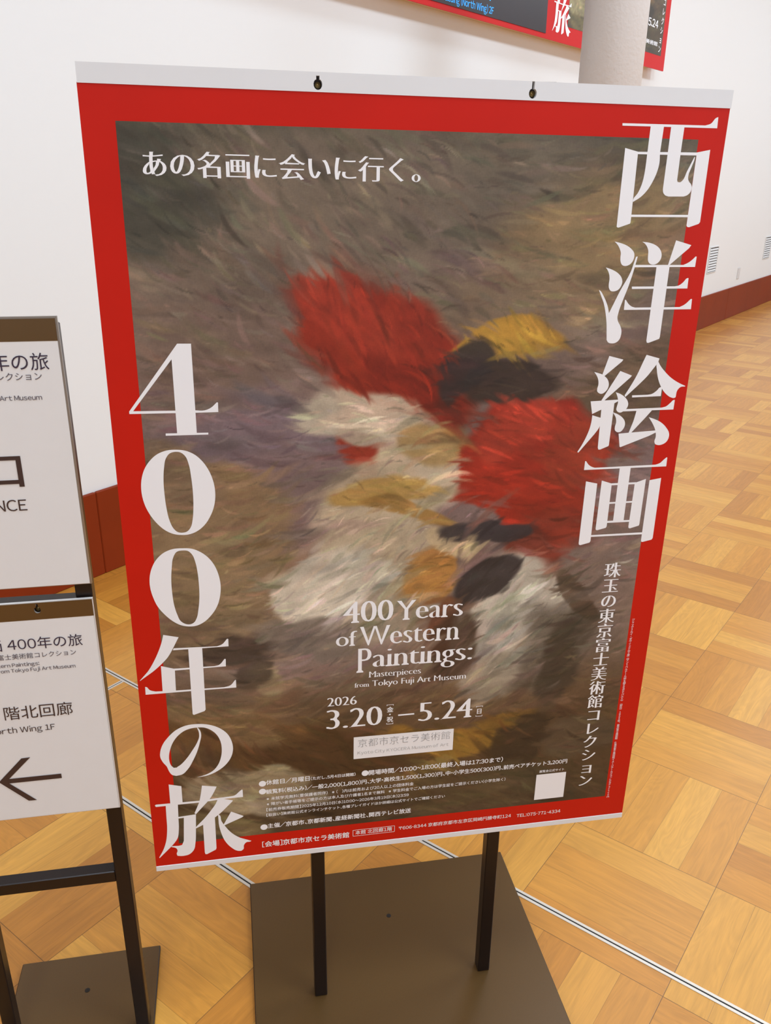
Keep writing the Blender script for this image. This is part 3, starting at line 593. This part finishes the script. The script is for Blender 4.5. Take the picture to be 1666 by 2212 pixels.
    for n_, L0, L1, wd_, al_ in ((600, .03, .09, .010, .5), (1800, .015, .05, .005, .65), (4200, .006, .024, .0022, .6)):
        for q in range(n_):
            cx, cy = rs.rand(), rs.rand(); ln = rs.uniform(L0, L1); w_ = wd_ * rs.uniform(.5, 1.5)
            px_, py_ = min(nx - 1, int(cx * nx)), min(ny - 1, int(cy * ny)); col = img[py_, px_].copy()
            a = math.radians(20 * math.sin(5 * cx + 3 * cy) + 25 * math.cos(7 * cy - 2 * cx) + rs.normal(0, 14))
            if col[0] > 1.9 * col[2]: a += math.radians(32)
            col = np.clip(col * rs.normal(1.0, 0.13) * (1 + rs.normal(0, .03, 3)), 12, 245)
            x0_, x1_ = max(0, int((cx - ln) * nx)), min(nx, int((cx + ln) * nx) + 2); h_ = ln / 1.44 + w_
            y0_, y1_ = max(0, int((cy - h_) * ny)), min(ny, int((cy + h_) * ny) + 2)
            if x1_ - x0_ < 1 or y1_ - y0_ < 1: continue
            dx, dy = x[y0_:y1_, x0_:x1_] - cx, (y[y0_:y1_, x0_:x1_] - cy) * 1.44
            u = (dx * math.cos(a) + dy * math.sin(a)) / ln; v = (-dx * math.sin(a) + dy * math.cos(a) + .25 * ln * u * u * math.sin(9 * cx)) / w_
            m = np.clip((1 - np.sqrt(u * u + v * v)) * 2.5, 0, 1) * al_
            img[y0_:y1_, x0_:x1_] = img[y0_:y1_, x0_:x1_] * (1 - m[..., None]) + col * m[..., None]
    # brush texture
    tex = 1 + 0.16 * f(10, 41, 4.0) + 0.12 * f(5, 42, 3.0) + 0.12 * f(30, 43) + 0.06 * f(2.5, 44)
    img = np.clip(img * tex[..., None], 8, 250)
    c = img / 255.0
    return np.clip(np.where(c <= 0.04045, c / 12.92, ((c + 0.055) / 1.055) ** 2.4) * ART_GAIN, 0, 1)
def picture_mesh(name, x0, x1, z0, z1, nx, ny, parent, y, crop=(0, 1, 0, 1), tint=(1, 1, 1), **props):
    img = picture(int(nx / (crop[1] - crop[0])), int(ny / (crop[3] - crop[2])))
    H_, W_ = img.shape[:2]
    img = img[int(crop[2] * H_):int(crop[2] * H_) + ny, int(crop[0] * W_):int(crop[0] * W_) + nx] * np.array(tint)
    ny, nx = img.shape[:2]
    xs = np.linspace(x0, x1, nx); zs = np.linspace(z1, z0, ny)
    V = np.zeros((ny, nx, 3)); V[..., 0] = xs[None]; V[..., 2] = zs[:, None]
    idx = np.arange(nx * ny).reshape(ny, nx)
    F = np.stack([idx[1:, :-1], idx[1:, 1:], idx[:-1, 1:], idx[:-1, :-1]], -1).reshape(-1, 4)
    me = bpy.data.meshes.new(name)
    me.vertices.add(nx * ny); me.vertices.foreach_set('co', V.reshape(-1))
    me.loops.add(F.size); me.loops.foreach_set('vertex_index', F.reshape(-1).astype(np.int32))
    me.polygons.add(len(F)); me.polygons.foreach_set('loop_start', np.arange(0, F.size, 4, dtype=np.int32))
    at = me.color_attributes.new('print_color', 'FLOAT_COLOR', 'POINT')
    at.data.foreach_set('color', np.concatenate([img, np.ones((ny, nx, 1))], -1).astype(np.float32).reshape(-1))
    me.update(calc_edges=True); me.validate()
    me.materials.append(M['art'])
    o = bpy.data.objects.new(name, me); COL.objects.link(o); o.parent = parent; o.location = (0, y, 0)
    for k_, v_ in props.items(): o[k_] = v_
    return o

# ------------------------------------------------------------------ stands
def stand(name, label, x0, x1, yb, yf, posts, ypost, top, bars, screw, hooks, group):
    t = thing(name, label, 'stand', ((x0 + x1) / 2, (yb + yf) / 2, 0), 0, group); ox, oy = t.location[0], t.location[1]
    o = MB().box(x0 - ox, x1 - ox, yf - oy, yb - oy, 0.0, 0.010, 0.0012).build('base_plate', [M['metal_plate'], M['edge_dark']], t)
    for p in o.data.polygons:
        if abs(p.normal.z) < 0.9: p.material_index = 1
    sc = MB().cyl(screw[0] - ox, screw[1] - oy, .0042, .0042, .0095, .0104, 20).cyl(screw[0] - ox, screw[1] - oy, .0016, .0016, .0104, .0106, 6)
    sc.build('screw', M['edge_dark'], t)
    for px in posts:
        MB().box(px - ox, px + .0205 - ox, ypost - oy, ypost + .0205 - oy, 0.0098, top, .0012).build('post', M['metal_dark'], t)
    for z in bars:
        MB().box(posts[0] + .0200 - ox, posts[1] + .0005 - ox, ypost + .0003 - oy, ypost + .0202 - oy, z, z + .020, .0012).build('crossbar', M['metal_dark'], t)
    for hx, hz, yf2 in hooks:
        h = MB().cyl(hx - ox, hz, .0016, .0016, yf2 - oy, ypost + .001 - oy, 14, 'Y').cyl(hx - ox, hz, .0032, .0026, yf2 - .0015 - oy, yf2 + .0005 - oy, 18, 'Y')
        h.build('hook', M['brass'], t, None, True)
    return t
stand('poster_stand', 'tall dark bronze two-post stand on a square plate, holding the red poster', 0.1275, 0.633, 0.280, -0.222,
      (0.2278, 0.5098), 0.017, 1.3885, (1.3680,), SCREW1, ((0.2569, 1.3772, 0.0085), (0.4966, 1.3748, 0.0085)), 'dark bronze sign stands')
stand('sign_stand', 'narrow dark bronze two-post stand on a small plate, holding the two white signs', -0.266, -0.034, 0.166, -0.12,
      (-0.2570, -0.0605), 0.0085, 1.13, (0.319, 0.767, 1.105), SCREW2, ((-0.1065, 0.7790, 0.0062), (-0.1915, 0.7790, 0.0062)), 'dark bronze sign stands')

# ------------------------------------------------------------------ the exhibition poster
PX = Vector((0.99994, 0.0, -0.0105)); PZ = Vector((0.0105, 0.0052, 0.9999)); PX.normalize(); PZ.normalize()
PY = PZ.cross(PX); PY.normalize()
pt = thing('exhibition_poster', 'large red exhibition poster with white lettering hung on the tall stand', 'poster')
pt.matrix_world = Matrix(((PX.x, PY.x, PZ.x, 0), (PX.y, PY.y, PZ.y, 0), (PX.z, PY.z, PZ.z, 0.3473), (0, 0, 0, 1)))
PWD, PHT = 0.728, 1.0265
def keyhole(cx, ztop, zbot, zc, hw, slot):
    P = [(cx - slot, ztop), (cx - slot, zc + hw * .95)]
    r = hw
    for k in range(13):
        a = math.radians(125 + k * (290 / 12)); P.append((cx + r * math.cos(a), zc + r * 1.15 * math.sin(a)))
    P += [(cx + slot, zc + hw * .95), (cx + slot, ztop)]
    return P
def extrude(name, contours, y0, y1, m, parent):
    V, F = fill(contours); n = len(V); v = [(p[0], y0, p[1]) for p in V] + [(p[0], y1, p[1]) for p in V]; f = []
    cnt = {}
    for t_ in F:
        a, b, c = [int(i) for i in t_]
        if (V[b][0] - V[a][0]) * (V[c][1] - V[a][1]) - (V[b][1] - V[a][1]) * (V[c][0] - V[a][0]) < 0: b, c = c, b
        f.append((a, b, c)); f.append((a + n, c + n, b + n))
        for e in ((a, b), (b, c), (c, a)): cnt[e] = 1
    for a, b in list(cnt):
        if (b, a) not in cnt: f.append((b, a, a + n, b + n))
    return link(name, v, f, m, parent)
rect = lambda a, b, c, d: [(a, c), (b, c), (b, d), (a, d)]
MB().box(0.004, PWD - .004, 0.0003, 0.004, -0.004, PHT - .002).build('backing_board', M['board'], pt)
extrude('top_rail', [rect(0.0005, PWD + .0008, PHT - .0006, 1.0451), keyhole(.2461, 1.0415, 1.028, 1.0333, .0047, .0018)[::-1], keyhole(.4858, 1.0450, 1.0273, 1.0330, .0046, .0015)[::-1]], -0.0012, 0.0046, M['rail_white'], pt)
MB().box(-0.0004, PWD + .0004, -0.001, 0.004, -0.0092, 0.0002, .0006).build('bottom_rail', M['rail_white'], pt)
MB().box(0.0, PWD, -0.0004, 0.0002, 0.0, PHT).build('printed_sheet', M['red'], pt)
picture_mesh('artwork_print', 0.0348, 0.6936, 0.0378, 0.9916, 440, 636, pt, -0.0005)
YI = -0.00064
ink = Ink()
for g in '西洋絵画': glyph_shapes(ink, g)
ink.build('title_lettering', M['ink_white'], pt, YI, label='large white serif title down the right side of the poster')
ink = Ink()
for g in ('4', '0', '0b', '年', 'の', '旅'): glyph_shapes(ink, g)
ink.build('title_lettering', M['ink_white'], pt, YI, label='large white serif title down the left side of the poster')
blocks = {}
for blk, s, x0, x1, y, h, sty in LINES:
    k = blocks.setdefault(blk, Ink())
    text(k, s, x0 / 1000, x1 / 1000, y / 1000, h / 1000 if h else None, sty)
k = blocks['dates']
k.rect(.3543, .3779, .2243, .2267)
for cx, z1_, z0_, chars in ((.3423, .2449, .2116, '金・祝'), (.4754, .2289, .2109, '日')):
    w_, t_, e_ = .0050, .0007, .0022
    k.shapes([[(cx - w_, z1_), (cx - w_, z1_ - e_), (cx - w_ + t_, z1_ - e_), (cx - w_ + t_, z1_ - t_), (cx + w_ - t_, z1_ - t_), (cx + w_ - t_, z1_ - e_), (cx + w_, z1_ - e_), (cx + w_, z1_)]])
    k.shapes([[(cx - w_, z0_), (cx + w_, z0_), (cx + w_, z0_ + e_), (cx + w_ - t_, z0_ + e_), (cx + w_ - t_, z0_ + t_), (cx - w_ + t_, z0_ + t_), (cx - w_ + t_, z0_ + e_), (cx - w_, z0_ + e_)]])
    if len(chars) == 3: vtext(k, chars, cx, z1_ - .0085, z0_ + .0082, .0098, 'bold')
    else: vtext(k, chars, cx, (z0_ + z1_) / 2, 0, .0098, 'bold')
k = blocks['info']
for bx_, bz_ in ((.1580, .1291), (.1577, .1153), (.1577, .0506), (.3075, .1294)):
    k.shapes([[(bx_ + .0052 * math.cos(q * math.pi / 14), bz_ + .0050 * math.sin(q * math.pi / 14)) for q in range(28)]])
k = blocks['venue']
for a_ in ((.2898, .3543, .0255, .0262), (.2898, .3543, .0143, .0150), (.2898, .2904, .0143, .0262), (.3537, .3543, .0143, .0262)): k.rect(*a_)
names = {'tagline': 'tagline_lettering', 'english': 'english_title_lettering', 'dates': 'date_lettering', 'info': 'opening_information_lettering', 'venue': 'venue_lettering'}
for blk, nm in names.items():
    blocks[blk].build(nm, M['ink_white'], pt, YI)
k = Ink(); vtext(k, '珠玉の東京富士美術館コレクション', .6564, .4362, .0734, .0255, 'mincho')
k.build('subtitle_lettering', M['ink_white'], pt, YI)
k = Ink(); vtext(k, 'ジャック＝ルイ・ダヴィッドの工房《サン＝ベルナール峠を越えるボナパルト》（部分）1805年、東京富士美術館　©東京富士美術館イメージアーカイブ/DNPartcom', .6990, .3540, .0360, .0046, 'sans', 2)
k.build('credit_lettering', M['ink_white'], pt, YI)
k = Ink(); k.shapes([[(.2901, .1564), (.4384, .1560), (.4384, .1934), (.2901, .1944)]])
mp = k.build('museum_name_label', M['plate_white'], pt, YI, label='white rectangle with thin grey museum name')
blocks['plate'].build('lettering', M['ink_grey'], mp, -0.0003)
k = Ink(); k.rect(.5749, .6230, .0455, .0934)
k.build('blank_square', M['plate_white'], pt, YI, label='plain white square at the lower right of the poster')

# ------------------------------------------------------------------ the two small signs
def sign(label, x0, x1, z0, z1, bar, edge, holes):
    t = thing('direction_sign', label, 'sign', (x0, 0, z0), 0, 'white direction signs on the narrow stand')
    w, h = x1 - x0, z1 - z0
    e = .0022
    extrude('holder', [rect(0, w, 0, h)] + [[(q[0], q[1]) for q in keyhole(hx - x0, hz + .0085 - z0, 0, hz - z0, .0045, .0016)][::-1] for hx, hz in holes], .0007, .0046, M['acrylic' if not edge else 'steel_edge'], t)
    extrude('header_bar', [rect(.0008 if not edge else e, w - (.0008 if not edge else e), bar - z0, h - (.001 if not edge else e))] +
            [[(q[0], q[1]) for q in keyhole(hx - x0, hz + .0085 - z0, 0, hz - z0, .0040, .0013)][::-1] for hx, hz in holes], .0, .0008, M['brown_bar'], t)
    MB().box(.0014, w - (.0014 if not edge else .0024), .0002, .0008, .0010, bar - z0).build('paper_sheet', M['paper'], t)
    return t
XL = -0.262
su = sign('upper white sign with entrance wording in a grey edged holder', XL + .002, -0.0375, 0.811, 1.1405, 1.1135, True, ())
sl = sign('lower white sign with brown arrow in a clear holder', XL, -0.0395, 0.4605, 0.7905, 0.7663, False, ((-0.1065, 0.7795), (-0.1915, 0.7795)))
def sgt(ink, o, s, x0, x1, z, h=None, style='sans'):
    text(ink, s, x0 / 1000 - o.location.x, x1 / 1000 - o.location.x, z / 1000 - o.location.z, h, style)
def span(s, res=2):
    P = np.array([p for g in layout(s, res) for c in g for p in c]); return P[:, 0].max() - P[:, 0].min()
def tail(ink, o, s, end, x0, x1, z, style='sans'):      # the closing words of s span x0..x1
    sgt(ink, o, s, x1 - (x1 - x0) * span(s) / span(end), x1, z, None, style)
def header(o, z, a, b, c, d):       # the wording both signs share
    k = Ink(); tail(k, o, '西洋絵画 400年の旅', '400年の旅', a[0], a[1], z[0])
    k.build('title_lettering', M['ink_dark'], o, -0.0004)
    k = Ink(); sgt(k, o, '珠玉の東京富士美術館コレクション', b[0], b[1], z[1])
    tail(k, o, '400 Years of Western Paintings:', 'Paintings:', c[0], c[1], z[2], 'med'); tail(k, o, 'Masterpieces from Tokyo Fuji Art Museum', 'Art Museum', d[0], d[1], z[3], 'med')
    k.build('subtitle_lettering', M['ink_mid'], o, -0.0004)
header(su, (1081.5, 1070.0, 1056.2, 1047.4), (-154.3, -52.3), (-222, -61.7), (-150, -113), (-110.2, -64.8))
header(sl, (725.0, 712.0, 701.2, 693.2), (-148.8, -58.3), (-207, -68), (-147.4, -114.4), (-112.3, -71.2))
k = Ink(); sx, sz = su.location.x, su.location.z
q = lambda x, z: (x / 1000 - sx, z / 1000 - sz)
text(k, '入', -0.2005 - sx, -0.1610 - sx, 0.9405 + .0030 - sz, .038, 'bold')
text(k, '口', -0.1375 - sx, -0.0982 - sx, 0.9405 + .0030 - sz, .038, 'bold')
sgt(k, su, 'ENTRANCE', -198.7, -99.2, 913.7)
k.build('entrance_lettering', M['ink_brown'], su, -0.0004)
k = Ink(); sgt(k, sl, '\uff11階北回廊', -186.0, -82.6, 622.2)
sgt(k, sl, 'North Wing 1F', -189.5, -107.9, 601.4)
k.build('floor_lettering', M['ink_brown'], sl, -0.0004)
k = Ink(); ox, oz = sl.location.x, sl.location.z
q = lambda x, z: (x / 1000 - ox, z / 1000 - oz)
k.shapes([[q(-109.7, 529.0), q(-176.5, 529.0), q(-145.3, 560.6), q(-156.5, 560.2), q(-190.0, 525.3), q(-156.7, 489.8), q(-146.2, 489.5), q(-177.2, 521.7), q(-109.7, 521.7)]])
k.build('arrow', M['ink_brown'], sl, -0.0004, label='brown arrow pointing left')

# ------------------------------------------------------------------ wall display
wd = thing('wall_display', 'long red framed wall display with a dark screen, high on the white wall', 'display', room(0, YW - .0005, 1.94), ANG)
DU0, DU1, DH = -1.2, 5.527, 1.15
MB().box(DU0 + .02, DU1 - .10, -.072, 0, .016, DH - .02).build('housing', M['cream'], wd)
mbf = MB()
for a_ in ((DU0, DU1, -.080, -.072, 0, DH),): mbf.box(*a_)
mbf.build('red_front_panel', M['screen_red'], wd)
for uu in (2.62, 3.12, 3.62): MB().cyl(uu, -.040, .008, .008, .014, .0162, 16).build('screw', M['edge_dark'], wd)
MB().box(DU0 + .05, 3.815, -.083, -.080, .022, DH - .03).build('screen', M['screen'], wd)
k = Ink()
text(k, 'Main Building (North Wing) 2F', 3.284 - .282 * span('Main Building (North Wing) 2F') / span('(North Wing) 2F'), 3.284, .036, .042)
k.build('screen_lettering', M['cyan'], wd, -.0835)
k = Ink(); text(k, '本館北回廊2階', 2.5, 3.26, .086, .055)
k.build('screen_lettering', M['cyan'], wd, -.0835)
picture_mesh('artwork_print', 4.06, 5.447, .080, DH - .02, 120, 100, wd, -.0808, (0.0, 1.0, 0.25, 1.0), (0.95, 1.05, 0.85))
k = Ink()
gx = [p for c in GLYPH['旅'] for p in c]; a0, a1 = min(p[0] for p in gx), max(p[0] for p in gx); b0 = min(p[1] for p in gx); b1 = max(p[1] for p in gx)
tf = lambda p: (3.885 + (p[0] - a0) / (a1 - a0) * .215, .036 + (p[1] - b0) / (b1 - b0) * .185)
glyph_shapes(k, '旅', tf)
for g_, zb in (('の', .245), ('年', .44), ('0b', .645), ('0', .84)):
    gx = [p for c in GLYPH[g_] for p in c]; c0, c1 = min(p[0] for p in gx), max(p[0] for p in gx); d0 = min(p[1] for p in gx); d1 = max(p[1] for p in gx)
    glyph_shapes(k, g_, lambda p, c0=c0, c1=c1, d0=d0, d1=d1, zb=zb: (3.895 + (p[0] - c0) / (c1 - c0) * .185, zb + (p[1] - d0) / (d1 - d0) * .17))
k.build('title_lettering', M['screen_white'], wd, -.0815)
k = Ink(); vtext(k, '珠玉の東京富士美術館コレクション', 5.409, .900, .118, .046, 'bold')
k.build('subtitle_lettering', M['screen_white'], wd, -.0815)
k = Ink(); text(k, '2026 3.20-5.24', 4.75, 5.34, .225, .045, 'bold')
k.build('date_lettering', M['screen_white'], wd, -.0815)
k = Ink(); text(k, '京都市京セラ美術館', 4.75, 5.365, .128, .025, 'bold')
k.build('museum_lettering', M['screen_white'], wd, -.0815)
